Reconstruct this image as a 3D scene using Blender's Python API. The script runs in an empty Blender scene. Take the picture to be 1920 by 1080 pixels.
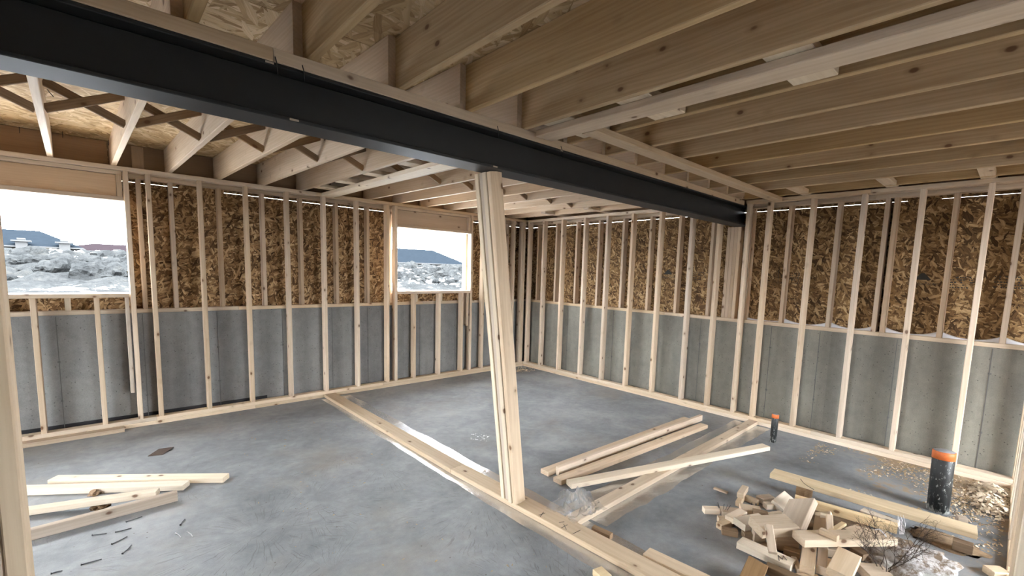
import bpy, bmesh, math, random
from mathutils import Vector, Matrix, noise as mnoise

random.seed(7)
scene = bpy.context.scene
COL = scene.collection

# ------------------------------------------------------------------ camera
FPX, YAW, PITCH, ROLL, CAMH = 855.4, math.radians(47.55), math.radians(6.37), math.radians(1.68), 1.613
CX, CY = 12.2, 64.2
FW = Vector((math.cos(YAW)*math.cos(PITCH), math.sin(YAW)*math.cos(PITCH), -math.sin(PITCH)))
r0 = Vector((math.sin(YAW), -math.cos(YAW), 0)); u0 = r0.cross(FW)
RT = r0*math.cos(ROLL) + u0*math.sin(ROLL)
UP = -r0*math.sin(ROLL) + u0*math.cos(ROLL)
CAM = Vector((0, 0, CAMH))
cd = bpy.data.cameras.new('camera'); cam = bpy.data.objects.new('camera', cd); COL.objects.link(cam)
cam.matrix_world = Matrix(((RT.x, UP.x, -FW.x, 0), (RT.y, UP.y, -FW.y, 0), (RT.z, UP.z, -FW.z, CAMH), (0, 0, 0, 1)))
cd.sensor_fit = 'HORIZONTAL'; cd.sensor_width = 36; cd.lens = FPX*36/1920
cd.shift_x = -CX/1920; cd.shift_y = CY/1920; cd.clip_start = .05; cd.clip_end = 600
scene.camera = cam

# ------------------------------------------------------------------ overcast sky and exposure
world = bpy.data.worlds.new('overcast_sky'); scene.world = world; world.use_nodes = True
bgn = world.node_tree.nodes['Background']
bgn.inputs[0].default_value = (.92, .963, 1.0, 1); bgn.inputs[1].default_value = 5.0
vs = scene.view_settings
vs.view_transform = 'Standard'; vs.look = 'None'; vs.gamma = 1; vs.use_curve_mapping = False
vs.exposure = 2.95
scene.cycles.use_denoising = True
scene.cycles.adaptive_threshold = .03; scene.cycles.max_bounces = 7; scene.cycles.diffuse_bounces = 5; scene.cycles.transparent_max_bounces = 12
scene.cycles.sample_clamp_indirect = 8

# ------------------------------------------------------------------ pixel helpers (photo 1920x1080 -> point on a known plane)
def ray(x, y): return FW + RT*((x-960-CX)/FPX) - UP*((y-540-CY)/FPX)
def on(ax, v, x, y):
    d = ray(x, y); i = 'XYZ'.index(ax)
    return CAM + d*((v-CAM[i])/d[i])
def fl(x, y, z=0.0): return on('Z', z, x, y)

# ------------------------------------------------------------------ object helpers
def link(o, parent=None):
    COL.objects.link(o)
    if parent is not None: o.parent = parent
    return o
def tag(o, label=None, cat=None, group=None, kind=None):
    if label: o['label'] = label
    if cat: o['category'] = cat
    if group: o['group'] = group
    if kind: o['kind'] = kind
    return o
def empty(name, loc=(0, 0, 0), parent=None):
    o = bpy.data.objects.new(name, None); o.empty_display_size = .1; o.location = loc
    return link(o, parent)
def mesh_obj(name, verts, faces, mat, parent=None, smooth=False):
    me = bpy.data.meshes.new(name); me.from_pydata([tuple(v) for v in verts], [], faces); me.update()
    if mat: me.materials.append(mat)
    if smooth:
        for p in me.polygons: p.use_smooth = True
    return link(bpy.data.objects.new(name, me), parent)
def bm_obj(name, bm, mat, parent=None, smooth=False):
    me = bpy.data.meshes.new(name); bm.to_mesh(me); bm.free()
    if mat: me.materials.append(mat)
    if smooth:
        for p in me.polygons: p.use_smooth = True
    return link(bpy.data.objects.new(name, me), parent)
_cache = {}
def board_mesh(a, b, L, mat, ch=None):
    """chamfered plank, long axis = local z, centred"""
    a, b, L = round(a, 4), round(b, 4), round(L, 4)
    c = min(.0035, a*.2, b*.2) if ch is None else ch
    k = (a, b, L, mat.name, c)
    if k in _cache: return _cache[k]
    x, y = a/2, b/2
    ring = [(x-c, -y), (x, -y+c), (x, y-c), (x-c, y), (-x+c, y), (-x, y-c), (-x, -y+c), (-x+c, -y)]
    v = [(p[0], p[1], -L/2) for p in ring] + [(p[0], p[1], L/2) for p in ring]
    f = [(i, (i+1) % 8, 8+(i+1) % 8, 8+i) for i in range(8)] + [tuple(range(7, -1, -1)), tuple(range(8, 16))]
    me = bpy.data.meshes.new('plank'); me.from_pydata(v, [], f); me.materials.append(mat); me.update()
    _cache[k] = me
    return me
def bx(name, x0, x1, y0, y1, z0, z1, mat, parent=None, ch=None):
    d = [x1-x0, y1-y0, z1-z0]; c = Vector(((x0+x1)/2, (y0+y1)/2, (z0+z1)/2))
    i = d.index(max(d))
    if i == 2: me = board_mesh(d[0], d[1], d[2], mat, ch); m = Matrix.Identity(3)
    elif i == 0: me = board_mesh(d[1], d[2], d[0], mat, ch); m = Matrix(((0, 0, 1), (1, 0, 0), (0, 1, 0)))
    else: me = board_mesh(d[2], d[0], d[1], mat, ch); m = Matrix(((0, 1, 0), (0, 0, 1), (1, 0, 0)))
    o = bpy.data.objects.new(name, me); o.matrix_world = Matrix.Translation(c) @ m.to_4x4()
    link(o)
    if parent is not None: o.parent = parent; o.matrix_parent_inverse = Matrix.Identity(4)
    return o
def rawbox(name, x0, x1, y0, y1, z0, z1, mat, parent=None):
    v = [(x, y, z) for z in (z0, z1) for x, y in ((x0, y0), (x1, y0), (x1, y1), (x0, y1))]
    return mesh_obj(name, v, [(3, 2, 1, 0), (4, 5, 6, 7), (0, 1, 5, 4), (1, 2, 6, 5), (2, 3, 7, 6), (3, 0, 4, 7)], mat, parent)
def plank(name, p0, p1, w, t, mat, parent=None, up=(0, 0, 1), roll=0.0):
    """long axis p0->p1 (centre line), t along up, w across"""
    p0, p1 = Vector(p0), Vector(p1); z = (p1-p0); L = z.length; z.normalize()
    up = Vector(up); x = up.cross(z).normalized(); y = z.cross(x)
    if roll:
        x, y = x*math.cos(roll)+y*math.sin(roll), y*math.cos(roll)-x*math.sin(roll)
    me = board_mesh(w, t, L, mat)
    o = bpy.data.objects.new(name, me)
    m = Matrix((x, y, z)).transposed().to_4x4()
    o.matrix_world = Matrix.Translation((p0+p1)/2) @ m
    link(o)
    if parent is not None: o.parent = parent
    return o
def tube_bm(bm, pts, r, n=6, r1=None):
    r1 = r if r1 is None else r1
    rings = []
    for i, p in enumerate(pts):
        p = Vector(p)
        d = (Vector(pts[min(i+1, len(pts)-1)])-Vector(pts[max(i-1, 0)])).normalized()
        a = d.cross(Vector((0, 0, 1)));
        if a.length < .05: a = d.cross(Vector((1, 0, 0)))
        a.normalize(); b = d.cross(a); rr = r+(r1-r)*i/max(1, len(pts)-1)
        rings.append([bm.verts.new(p+a*rr*math.cos(2*math.pi*k/n)+b*rr*math.sin(2*math.pi*k/n)) for k in range(n)])
    for A, B in zip(rings, rings[1:]):
        for k in range(n): bm.faces.new((A[k], A[(k+1) % n], B[(k+1) % n], B[k]))
    bm.faces.new(rings[0][::-1]); bm.faces.new(rings[-1])

# ------------------------------------------------------------------ materials
class NT:
    def __init__(s, name):
        s.m = bpy.data.materials.new(name); s.m.use_nodes = True; s.t = s.m.node_tree; s.t.nodes.clear()
        s.out = s.n('ShaderNodeOutputMaterial'); s.b = s.n('ShaderNodeBsdfPrincipled'); s.l(s.b.outputs[0], s.out.inputs[0])
    def n(s, ty, **k):
        o = s.t.nodes.new(ty)
        for a, v in k.items(): setattr(o, a, v)
        return o
    def l(s, a, b): s.t.links.new(a, b)
    def put(s, v, sock):
        if hasattr(v, 'is_linked') or hasattr(v, 'links'): s.l(v, sock)
        else: sock.default_value = v
    def math(s, op, a, b=0.0, clamp=False):
        o = s.n('ShaderNodeMath', operation=op, use_clamp=clamp); s.put(a, o.inputs[0]); s.put(b, o.inputs[1]); return o.outputs[0]
    def vmath(s, op, a, b=(0, 0, 0)):
        o = s.n('ShaderNodeVectorMath', operation=op); s.put(a, o.inputs[0]); s.put(b, o.inputs[1]); return o.outputs[0]
    def mix(s, f, a, b, mode='MIX'):
        o = s.n('ShaderNodeMix', data_type='RGBA', blend_type=mode); s.put(f, o.inputs[0]); s.put(a, o.inputs[6]); s.put(b, o.inputs[7]); return o.outputs[2]
    def noise(s, v, scale, detail=3, rough=.55, dist=0):
        o = s.n('ShaderNodeTexNoise'); s.put(v, o.inputs['Vector']); o.inputs['Scale'].default_value = scale
        o.inputs['Detail'].default_value = detail; o.inputs['Roughness'].default_value = rough; o.inputs['Distortion'].default_value = dist; return o
    def voro(s, v, scale, feat='F1', rand=1.0):
        o = s.n('ShaderNodeTexVoronoi', feature=feat); s.put(v, o.inputs['Vector']); o.inputs['Scale'].default_value = scale; o.inputs['Randomness'].default_value = rand; return o
    def ramp(s, f, stops):
        o = s.n('ShaderNodeValToRGB'); s.put(f, o.inputs[0]); e = o.color_ramp.elements
        while len(e) < len(stops): e.new(.5)
        for el, (p, c) in zip(e, stops):
            el.position = p; el.color = (*c, 1) if hasattr(c, '__len__') else (c, c, c, 1)
        return o.outputs[0]
    def bump(s, h, strength=.3, dist=.01):
        o = s.n('ShaderNodeBump'); o.inputs['Strength'].default_value = strength; o.inputs['Distance'].default_value = dist
        s.put(h, o.inputs['Height']); s.l(o.outputs[0], s.b.inputs['Normal']); return o
    def obj(s): return s.n('ShaderNodeTexCoord').outputs['Object']
    def rnd(s): return s.n('ShaderNodeObjectInfo').outputs['Random']

def wood(name, light, dark, knot=(.13, .06, .03), knots=1.0, streak=.5, rough=.75, vary=.16):
    s = NT(name); oc = s.obj(); rnd = s.rnd()
    off = s.n('ShaderNodeCombineXYZ'); s.l(s.math('MULTIPLY', rnd, 3.7), off.inputs[0]); s.l(s.math('MULTIPLY', rnd, 7.3), off.inputs[1]); s.l(s.math('MULTIPLY', rnd, 31.0), off.inputs[2])
    p = s.vmath('ADD', oc, off.outputs[0])
    # growth rings: noisy cylinder bands stretched along the length
    warp = s.noise(s.vmath('MULTIPLY', p, (3, 3, 1.1)), 1.0, 2)
    q = s.vmath('ADD', s.vmath('MULTIPLY', p, (1, 1, .05)), s.vmath('MULTIPLY', warp.outputs['Color'], (.05, .05, .0)))
    rings = s.n('ShaderNodeTexWave', wave_type='RINGS', rings_direction='Z'); s.l(q, rings.inputs['Vector'])
    rings.inputs['Scale'].default_value = 17; rings.inputs['Distortion'].default_value = 7.0; rings.inputs['Detail'].default_value = 3; rings.inputs['Detail Scale'].default_value = 2.2
    fib = s.noise(s.vmath('MULTIPLY', p, (190, 190, 3.5)), 1.0, 3)
    big = s.noise(s.vmath('MULTIPLY', p, (11, 11, .9)), 1.0, 4)
    f = s.math('ADD', s.math('MULTIPLY', rings.outputs[1], .55*streak), s.math('MULTIPLY', fib.outputs[0], .55))
    f = s.math('ADD', f, s.math('MULTIPLY', s.math('SUBTRACT', big.outputs[0], .46), 1.9))
    f = s.math('MULTIPLY', f, .95, True)
    col = s.mix(f, (*light, 1), (*dark, 1))
    # knots
    kv = s.voro(s.vmath('MULTIPLY', p, (9.5, 9.5, 6.0)), 1.0)
    jit = s.noise(s.vmath('MULTIPLY', p, (40, 40, 25)), 1.0, 2)
    kd = s.math('ADD', kv.outputs['Distance'], s.math('MULTIPLY', s.math('SUBTRACT', jit.outputs[0], .5), .06))
    core = s.ramp(kd, [(.08, 1.0), (.13, 0.0)]); halo = s.ramp(kd, [(.07, 1.0), (.26, 0.0)])
    sep = s.n('ShaderNodeSeparateColor'); s.l(kv.outputs['Color'], sep.inputs[0])
    pick = s.math('GREATER_THAN', sep.outputs[0], 1-.85*knots)
    col = s.mix(s.math('MULTIPLY', s.math('MULTIPLY', halo, pick), .42), col, (dark[0]*.55, dark[1]*.48, dark[2]*.42, 1))
    col = s.mix(s.math('MULTIPLY', s.math('MULTIPLY', core, pick), .85), col, (*knot, 1))
    # piece-to-piece tone
    hv = s.n('ShaderNodeHueSaturation'); s.l(col, hv.inputs['Color'])
    wn = s.n('ShaderNodeTexWhiteNoise', noise_dimensions='1D'); s.l(s.math('MULTIPLY', rnd, 91.7), wn.inputs['W'])
    s.l(s.math('ADD', 1-vary, s.math('MULTIPLY', rnd, vary*2)), hv.inputs['Value'])
    s.l(s.math('ADD', .84, s.math('MULTIPLY', wn.outputs[0], .32)), hv.inputs['Saturation'])
    s.l(hv.outputs[0], s.b.inputs['Base Color']); s.b.inputs['Roughness'].default_value = rough
    s.b.inputs['Specular IOR Level'].default_value = .3
    s.bump(f, .12, .003)
    return s.m
def osb(name, cols, axes=(0, 2), scale=1.35, rough=.8, edge_k=.62, stretch=1.0):
    """strand board: layered rotated stretched cells"""
    s = NT(name); oc = s.obj(); rnd = s.rnd()
    off = s.n('ShaderNodeCombineXYZ'); s.l(s.math('MULTIPLY', rnd, 17.3), off.inputs[0]); s.l(s.math('MULTIPLY', rnd, 9.1), off.inputs[1])
    sp = s.n('ShaderNodeSeparateXYZ'); s.l(oc, sp.inputs[0])
    cb = s.n('ShaderNodeCombineXYZ'); s.l(sp.outputs[axes[0]], cb.inputs[0]); s.l(sp.outputs[axes[1]], cb.inputs[1])
    p = s.vmath('ADD', cb.outputs[0], off.outputs[0])
    w = s.noise(p, 9*scale, 2); p = s.vmath('ADD', p, s.vmath('MULTIPLY', s.vmath('SUBTRACT', w.outputs['Color'], (.5, .5, .5)), (.03, .03, 0)))
    col = None; hgt = None
    lay = [(.05, 7, 42, 0.0), (.75, 8, 36, .52), (-.62, 9, 44, .55), (.28, 7, 30, .6), (-.25, 8, 38, .62), (1.25, 10, 40, .74), (-1.1, 9, 34, .76)]
    for i, (ang, sx, sy, th) in enumerate(lay):
        r = s.n('ShaderNodeVectorRotate', rotation_type='Z_AXIS'); s.l(p, r.inputs['Vector']); r.inputs['Angle'].default_value = ang
        q = s.vmath('ADD', s.vmath('MULTIPLY', r.outputs[0], (sx*scale/stretch, sy*scale, 1)), (i*13.7, i*5.1, i*3.3))
        v = s.voro(q, 1.0, rand=.95); sep = s.n('ShaderNodeSeparateColor'); s.l(v.outputs['Color'], sep.inputs[0])
        fine = s.noise(s.vmath('MULTIPLY', q, (1.0, 7, 1)), 1.0, 2)
        t = s.math('ADD', s.math('MULTIPLY', sep.outputs[0], .95), s.math('MULTIPLY', s.math('SUBTRACT', fine.outputs[0], .46), .7))
        c = s.ramp(t, list(zip((0, .25, .5, .75, 1.0), cols)))
        edge = s.ramp(v.outputs['Distance'], [(.45, 1.0), (.8, edge_k)])
        c = s.mix(1.0, c, edge, 'MULTIPLY')
        if col is None: col = c; hgt = sep.outputs[1]
        else:
            m = s.math('GREATER_THAN', sep.outputs[1], th)
            col = s.mix(m, col, c); mm = s.n('ShaderNodeMix', data_type='FLOAT'); s.l(m, mm.inputs[0]); s.l(hgt, mm.inputs[2]); s.l(sep.outputs[2], mm.inputs[3]); hgt = mm.outputs[0]
    s.l(col, s.b.inputs['Base Color']); s.b.inputs['Roughness'].default_value = rough; s.b.inputs['Specular IOR Level'].default_value = .25
    s.bump(hgt, .35, .004)
    return s.m
def plain(name, col, rough=.6, metal=0.0, var=.12, nscale=30, spec=.5):
    s = NT(name); s.b.inputs['Specular IOR Level'].default_value = spec; n = s.noise(s.obj(), nscale, 4)
    c = s.mix(n.outputs[0], (*[x*(1-var) for x in col], 1), (*[min(1, x*(1+var)) for x in col], 1))
    s.l(c, s.b.inputs['Base Color']); s.b.inputs['Roughness'].default_value = rough; s.b.inputs['Metallic'].default_value = metal
    return s.m
def wall_concrete(name, ax, k=(1, 1, 1)):
    s = NT(name); oc = s.obj(); sp = s.n('ShaderNodeSeparateXYZ'); s.l(oc, sp.inputs[0])
    a = sp.outputs[ax]
    cell = s.math('FLOOR', s.math('DIVIDE', a, .62)); wn = s.n('ShaderNodeTexWhiteNoise', noise_dimensions='1D'); s.l(cell, wn.inputs['W'])
    n1 = s.noise(oc, 1.7, 5, .6); n2 = s.noise(oc, 14, 4, .6); n3 = s.noise(oc, 130, 3, .6)
    st = s.noise(s.vmath('MULTIPLY', oc, (7, 7, .7)), 1.0, 3)
    f = s.math('ADD', s.math('MULTIPLY', n1.outputs[0], .4), s.math('MULTIPLY', n2.outputs[0], .25))
    f = s.math('ADD', f, s.math('MULTIPLY', n3.outputs[0], .30)); f = s.math('ADD', f, s.math('MULTIPLY', st.outputs[0], .42)); f = s.math('SUBTRACT', f, .10)
    f = s.math('ADD', f, s.math('MULTIPLY', wn.outputs[0], .10))
    col = s.ramp(f, [(.40, tuple(x*y for x, y in zip(k, (.145, .145, .145)))), (.62, tuple(x*y for x, y in zip(k, (.225, .225, .223)))), (.85, tuple(x*y for x, y in zip(k, (.315, .315, .31))))])
    pv = s.voro(s.vmath('ADD', oc, s.vmath('MULTIPLY', n2.outputs['Color'], (.02, .02, .02))), 34); sep = s.n('ShaderNodeSeparateColor'); s.l(pv.outputs['Color'], sep.inputs[0])
    pore = s.math('MULTIPLY', s.ramp(pv.outputs['Distance'], [(.07, 1.0), (.19, 0.0)]), s.math('GREATER_THAN', sep.outputs[0], .45))
    pv2 = s.voro(oc, 11); sep2 = s.n('ShaderNodeSeparateColor'); s.l(pv2.outputs['Color'], sep2.inputs[0])
    pore2 = s.math('MULTIPLY', s.ramp(pv2.outputs['Distance'], [(.03, 1.0), (.075, 0.0)]), s.math('GREATER_THAN', sep2.outputs[0], .75))
    pp = s.math('MAXIMUM', pore, pore2)
    col = s.mix(s.math('MULTIPLY', pp, .75), col, (.06, .06, .058, 1))
    s.l(col, s.b.inputs['Base Color']); s.b.inputs['Roughness'].default_value = .85; s.b.inputs['Specular IOR Level'].default_value = .25
    s.bump(s.math('SUBTRACT', s.math('MULTIPLY', n3.outputs[0], .3), pp), .35, .004)
    return s.m
def floor_concrete(name):
    s = NT(name); oc = s.obj()
    n0 = s.noise(oc, .55, 4, .6, .4); n1 = s.noise(oc, 2.3, 5, .62, .6); n2 = s.noise(oc, 16, 4, .6); n3 = s.noise(oc, 150, 3, .6)
    f = s.math('ADD', s.math('MULTIPLY', n0.outputs[0], .40), s.math('MULTIPLY', n1.outputs[0], .46))
    f = s.math('ADD', f, s.math('MULTIPLY', n2.outputs[0], .2)); f = s.math('ADD', f, s.math('MULTIPLY', n3.outputs[0], .12))
    col = s.ramp(f, [(.40, (.15, .161, .174)), (.55, (.25, .267, .286)), (.72, (.39, .405, .42))])
    # brown dust
    d = s.noise(s.vmath('ADD', oc, (7.7, 1.2, 0)), 1.3, 5, .65)
    col = s.mix(s.ramp(d.outputs[0], [(.52, 0.0), (.74, .45)]), col, (.30, .255, .20, 1))
    # trowel fans: radial hairline scoring round scattered centres
    def fans(shift, sc, cnt, thr):
        po = s.vmath('ADD', oc, shift)
        v = s.voro(s.vmath('MULTIPLY', po, (1, 1, 0)), sc, rand=.9)
        rel = s.vmath('SUBTRACT', s.vmath('MULTIPLY', po, (1, 1, 0)), v.outputs['Position'])
        rel = s.vmath('ADD', rel, s.vmath('MULTIPLY', s.vmath('SUBTRACT', n1.outputs['Color'], (.5, .5, .5)), (.12, .12, 0)))
        sp = s.n('ShaderNodeSeparateXYZ'); s.l(rel, sp.inputs[0])
        ang = s.math('ARCTAN2', sp.outputs[1], sp.outputs[0])
        ln = s.n('ShaderNodeVectorMath', operation='LENGTH'); s.l(rel, ln.inputs[0])
        cb = s.n('ShaderNodeCombineXYZ'); s.l(s.math('MULTIPLY', ang, cnt), cb.inputs[0]); s.l(s.math('MULTIPLY', ln.outputs['Value'], 6), cb.inputs[1])
        nn = s.noise(cb.outputs[0], 1.0, 2, .6)
        near = s.ramp(ln.outputs['Value'], [(.12, 0.0), (.22, 1.0), (.52, .9), (.7, 0.0)])
        sepc = s.n('ShaderNodeSeparateColor'); s.l(v.outputs['Color'], sepc.inputs[0])
        keep = s.math('GREATER_THAN', sepc.outputs[0], .3)
        return s.math('MULTIPLY', s.math('MULTIPLY', s.ramp(nn.outputs[0], [(thr, 0.0), (thr+.05, 1.0)]), near), keep)
    sc1 = s.math('MAXIMUM', fans((0, 0, 0), 1.05, 38, .585), fans((3.3, 1.9, 0), .9, 46, .60))
    sp = s.n('ShaderNodeSeparateXYZ'); s.l(oc, sp.inputs[0])
    zone = s.math('MULTIPLY', s.ramp(s.math('DIVIDE', sp.outputs[0], 5), [(.36, 1.0), (.44, .25)]), s.ramp(s.math('DIVIDE', sp.outputs[1], 5), [(.62, 1.0), (.9, .1)]))
    sc1 = s.math('MULTIPLY', sc1, zone)
    col = s.mix(s.math('MULTIPLY', sc1, .5), col, (.13, .125, .12, 1))
    # dirt blown against the right-hand wall, and specks
    dz = s.math('ADD', s.math('MULTIPLY', s.math('SUBTRACT', sp.outputs[0], 4.1), .6), s.math('MULTIPLY', s.math('SUBTRACT', .75, sp.outputs[1]), .75))
    dirt = s.math('ADD', dz, s.math('MULTIPLY', s.math('SUBTRACT', n1.outputs[0], .5), 2.6))
    dirt = s.math('ADD', dirt, s.math('MULTIPLY', s.math('SUBTRACT', n2.outputs[0], .5), 1.4))
    rt = s.ramp(s.math('DIVIDE', sp.outputs[0], 6), [(.48, 0.0), (.6, 1.0)])
    col = s.mix(s.math('MULTIPLY', s.math('MULTIPLY', s.ramp(dirt, [(.62, 0.0), (.95, .85)]), rt), 1.0), col, (.40, .29, .18, 1))
    spk = s.voro(oc, 16); ss = s.n('ShaderNodeSeparateColor'); s.l(spk.outputs['Color'], ss.inputs[0])
    m = s.math('MULTIPLY', s.ramp(spk.outputs['Distance'], [(.05, 1.0), (.10, 0.0)]), s.math('GREATER_THAN', ss.outputs[0], .8))
    col = s.mix(s.math('MULTIPLY', m, .7), col, (.10, .08, .06, 1))
    s.l(col, s.b.inputs['Base Color'])
    s.l(s.ramp(f, [(.35, .52), (.8, .7)]), s.b.inputs['Roughness']); s.b.inputs['Specular IOR Level'].default_value = .22
    s.bump(s.math('SUBTRACT', s.math('MULTIPLY', n2.outputs[0], .4), s.math('MULTIPLY', sc1, .6)), .15, .004)
    return s.m
def poly_film(name, haze=.20, gloss=.5):
    s = NT(name); oc = s.obj()
    n = s.noise(s.vmath('MULTIPLY', oc, (1, 1, 1)), 22, 3, .6, 1.2)
    tr = s.n('ShaderNodeBsdfTransparent'); gl = s.n('ShaderNodeBsdfGlossy'); gl.inputs['Roughness'].default_value = .22; gl.inputs[0].default_value = (1, 1, 1, 1)
    df = s.n('ShaderNodeBsdfTranslucent'); df.inputs[0].default_value = (.85, .87, .9, 1)
    d2 = s.n('ShaderNodeBsdfDiffuse'); d2.inputs[0].default_value = (.8, .82, .85, 1)
    bp = s.n('ShaderNodeBump'); bp.inputs['Strength'].default_value = .3; bp.inputs['Distance'].default_value = .01; s.l(n.outputs[0], bp.inputs['Height'])
    for x in (gl, df, d2): s.l(bp.outputs[0], x.inputs['Normal'])
    a = s.n('ShaderNodeMixShader'); a.inputs[0].default_value = .5; s.l(df.outputs[0], a.inputs[1]); s.l(d2.outputs[0], a.inputs[2])
    b = s.n('ShaderNodeMixShader'); b.inputs[0].default_value = haze; s.l(tr.outputs[0], b.inputs[1]); s.l(a.outputs[0], b.inputs[2])
    fr = s.n('ShaderNodeFresnel'); fr.inputs[0].default_value = 1.5
    c = s.n('ShaderNodeMixShader'); s.l(s.math('MULTIPLY', fr.outputs[0], gloss, True), c.inputs[0]); s.l(b.outputs[0], c.inputs[1]); s.l(gl.outputs[0], c.inputs[2])
    s.l(c.outputs[0], s.out.inputs[0])
    return s.m
def steel(name):
    s = NT(name); oc = s.obj(); n = s.noise(oc, 300, 2); n2 = s.noise(oc, 5, 4, .6)
    col = s.mix(n2.outputs[0], (.017, .0178, .019, 1), (.031, .0325, .035, 1))
    ch = s.noise(s.vmath('MULTIPLY', oc, (6, 14, 14)), 1.0, 5, .7)
    col = s.mix(s.ramp(ch.outputs[0], [(.73, 0.0), (.77, .7)]), col, (.16, .12, .09, 1))
    s.l(col, s.b.inputs['Base Color']); s.b.inputs['Roughness'].default_value = .52; s.b.inputs['Specular IOR Level'].default_value = .28
    s.bump(n.outputs[0], .12, .001)
    return s.m
def pipe_mat(name):
    s = NT(name); oc = s.obj(); n = s.noise(s.vmath('MULTIPLY', oc, (1, 1, .45)), 55, 5, .75); n2 = s.noise(oc, 9, 3)
    f = s.math('ADD', n.outputs[0], s.math('MULTIPLY', s.math('SUBTRACT', n2.outputs[0], .5), .35))
    sp = s.n('ShaderNodeSeparateXYZ'); s.l(oc, sp.inputs[0]); low = s.ramp(sp.outputs[2], [(.0, .16), (.09, 0.0)])
    f = s.math('ADD', f, low)
    s.l(s.ramp(f, [(.54, (.018, .02, .021)), (.59, (.06, .065, .065)), (.65, (.5, .51, .48))]), s.b.inputs['Base Color']); s.b.inputs['Roughness'].default_value = .5
    return s.m
def soil(name):
    s = NT(name); oc = s.n('ShaderNodeTexCoord').outputs['Object']; g = s.n('ShaderNodeNewGeometry')
    n = s.noise(oc, 1.1, 6, .7); n2 = s.noise(oc, 7, 5, .7); n3 = s.noise(oc, .22, 4, .6)
    col = s.ramp(s.math('ADD', s.math('MULTIPLY', n.outputs[0], .6), s.math('MULTIPLY', n2.outputs[0], .4)), [(.3, (.008, .009, .0095)), (.52, (.024, .0255, .0262)), (.72, (.044, .0435, .0405))])
    sp = s.n('ShaderNodeSeparateXYZ'); s.l(g.outputs['Normal'], sp.inputs[0])
    so = s.n('ShaderNodeSeparateXYZ'); s.l(oc, so.inputs[0]); drift = s.math('MULTIPLY', s.math('SUBTRACT', 10.8, so.outputs[1]), .14)
    drift = s.math('MINIMUM', s.math('MAXIMUM', drift, 0.0), .5)
    sn = s.math('ADD', s.math('ADD', s.math('MULTIPLY', sp.outputs[2], .75), drift), s.math('ADD', s.math('MULTIPLY', s.math('SUBTRACT', n3.outputs[0], .5), 1.0), s.math('MULTIPLY', s.math('SUBTRACT', n.outputs[0], .5), .9)))
    col = s.mix(s.ramp(sn, [(.80, 0.0), (.86, 1.0)]), col, (.72, .75, .8, 1))
    s.l(col, s.b.inputs['Base Color']); s.b.inputs['Roughness'].default_value = .95; s.b.inputs['Specular IOR Level'].default_value = 0.0
    s.bump(n2.outputs[0], .8, .12)
    return s.m
def fluff(name):
    s = NT(name); oc = s.obj(); n = s.noise(oc, 24, 5, .75); n2 = s.noise(s.vmath('ADD', oc, (3, 3, 3)), 8, 4, .6)
    col = s.mix(s.ramp(s.math('ADD', s.math('MULTIPLY', n.outputs[0], .6), s.math('MULTIPLY', n2.outputs[0], .4)), [(.44, 0.0), (.55, 1.0)]), (.20, .145, .10, 1), (.66, .64, .64, 1))
    s.l(col, s.b.inputs['Base Color']); s.b.inputs['Roughness'].default_value = .9; s.bump(n.outputs[0], .6, .01)
    return s.m

SPR = wood('spruce_stud', (.71, .585, .455), (.54, .415, .295))
PLT = wood('spruce_plate', (.72, .595, .455), (.56, .435, .305))
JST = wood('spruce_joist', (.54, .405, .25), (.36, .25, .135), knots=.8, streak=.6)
JFR = wood('spruce_joist_pale', (.72, .59, .455), (.53, .41, .29), knots=.6)
BRN = wood('brown_wood', (.36, .24, .14), (.20, .125, .07), knots=.5)
DRK = wood('weathered_brown_wood', (.22, .15, .09), (.10, .065, .04), knots=.5)
WHT = wood('pale_wood', (.79, .69, .55), (.64, .53, .40), knots=.5)
GLD = wood('fresh_yellow_wood', (.78, .64, .44), (.63, .48, .29), knots=.6)
GRY = wood('greyed_wood', (.60, .50, .40), (.42, .335, .255), knots=.5)
RIM = wood('rim_board_wood', (.42, .295, .19), (.31, .21, .13), knots=.15, streak=.4)
HDR = wood('header_plywood', (.64, .50, .37), (.52, .39, .275), knots=.15, streak=.4, vary=.06)
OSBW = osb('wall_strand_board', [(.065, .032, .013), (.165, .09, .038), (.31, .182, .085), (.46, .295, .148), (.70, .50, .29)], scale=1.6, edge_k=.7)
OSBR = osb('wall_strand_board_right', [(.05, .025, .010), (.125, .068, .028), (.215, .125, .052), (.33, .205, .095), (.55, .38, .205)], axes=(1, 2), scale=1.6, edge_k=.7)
OSBC = osb('subfloor_strand_board', [(.30, .19, .088), (.44, .305, .155), (.53, .38, .205), (.60, .445, .26), (.74, .585, .385)], axes=(0, 1), scale=.95, edge_k=.86, stretch=1.6)
CONL = wall_concrete('foundation_concrete', 0); CONR = wall_concrete('foundation_concrete_right', 1, (1.0, .97, .86))
GAPSHADE = plain('painted_gap_shade', (.012, .012, .016), .6)  # near-black colour for the shade painted at the foot of the window wall
SEAM = plain('form_seam_concrete', (.14, .14, .138), .9)
FLR = floor_concrete('slab_concrete')
STL = steel('black_painted_steel'); POLY = poly_film('clear_polyethylene'); POLC = poly_film('crumpled_polyethylene', .22, .5)
PIPE = pipe_mat('black_pipe_splashed'); ORG = plain('orange_tape', (.62, .15, .035), .55, var=.3, nscale=60); CAPG = plain('grey_tape', (.33, .35, .38), .5, var=.35, nscale=45)
NAIL = plain('dark_nail_steel', (.05, .05, .055), .45, .6); SILV = plain('bright_nail_steel', (.55, .56, .58), .3, .9)
INK = plain('stamp_ink', (.035, .033, .03), .8); PEN = plain('carpenter_pencil', (.03, .03, .032), .7)
INS = plain('white_foam_gasket', (.72, .72, .76), .8, var=.08)
SHIN = plain('brown_shingle', (.085, .06, .048), .9, var=.4, nscale=80)
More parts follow.
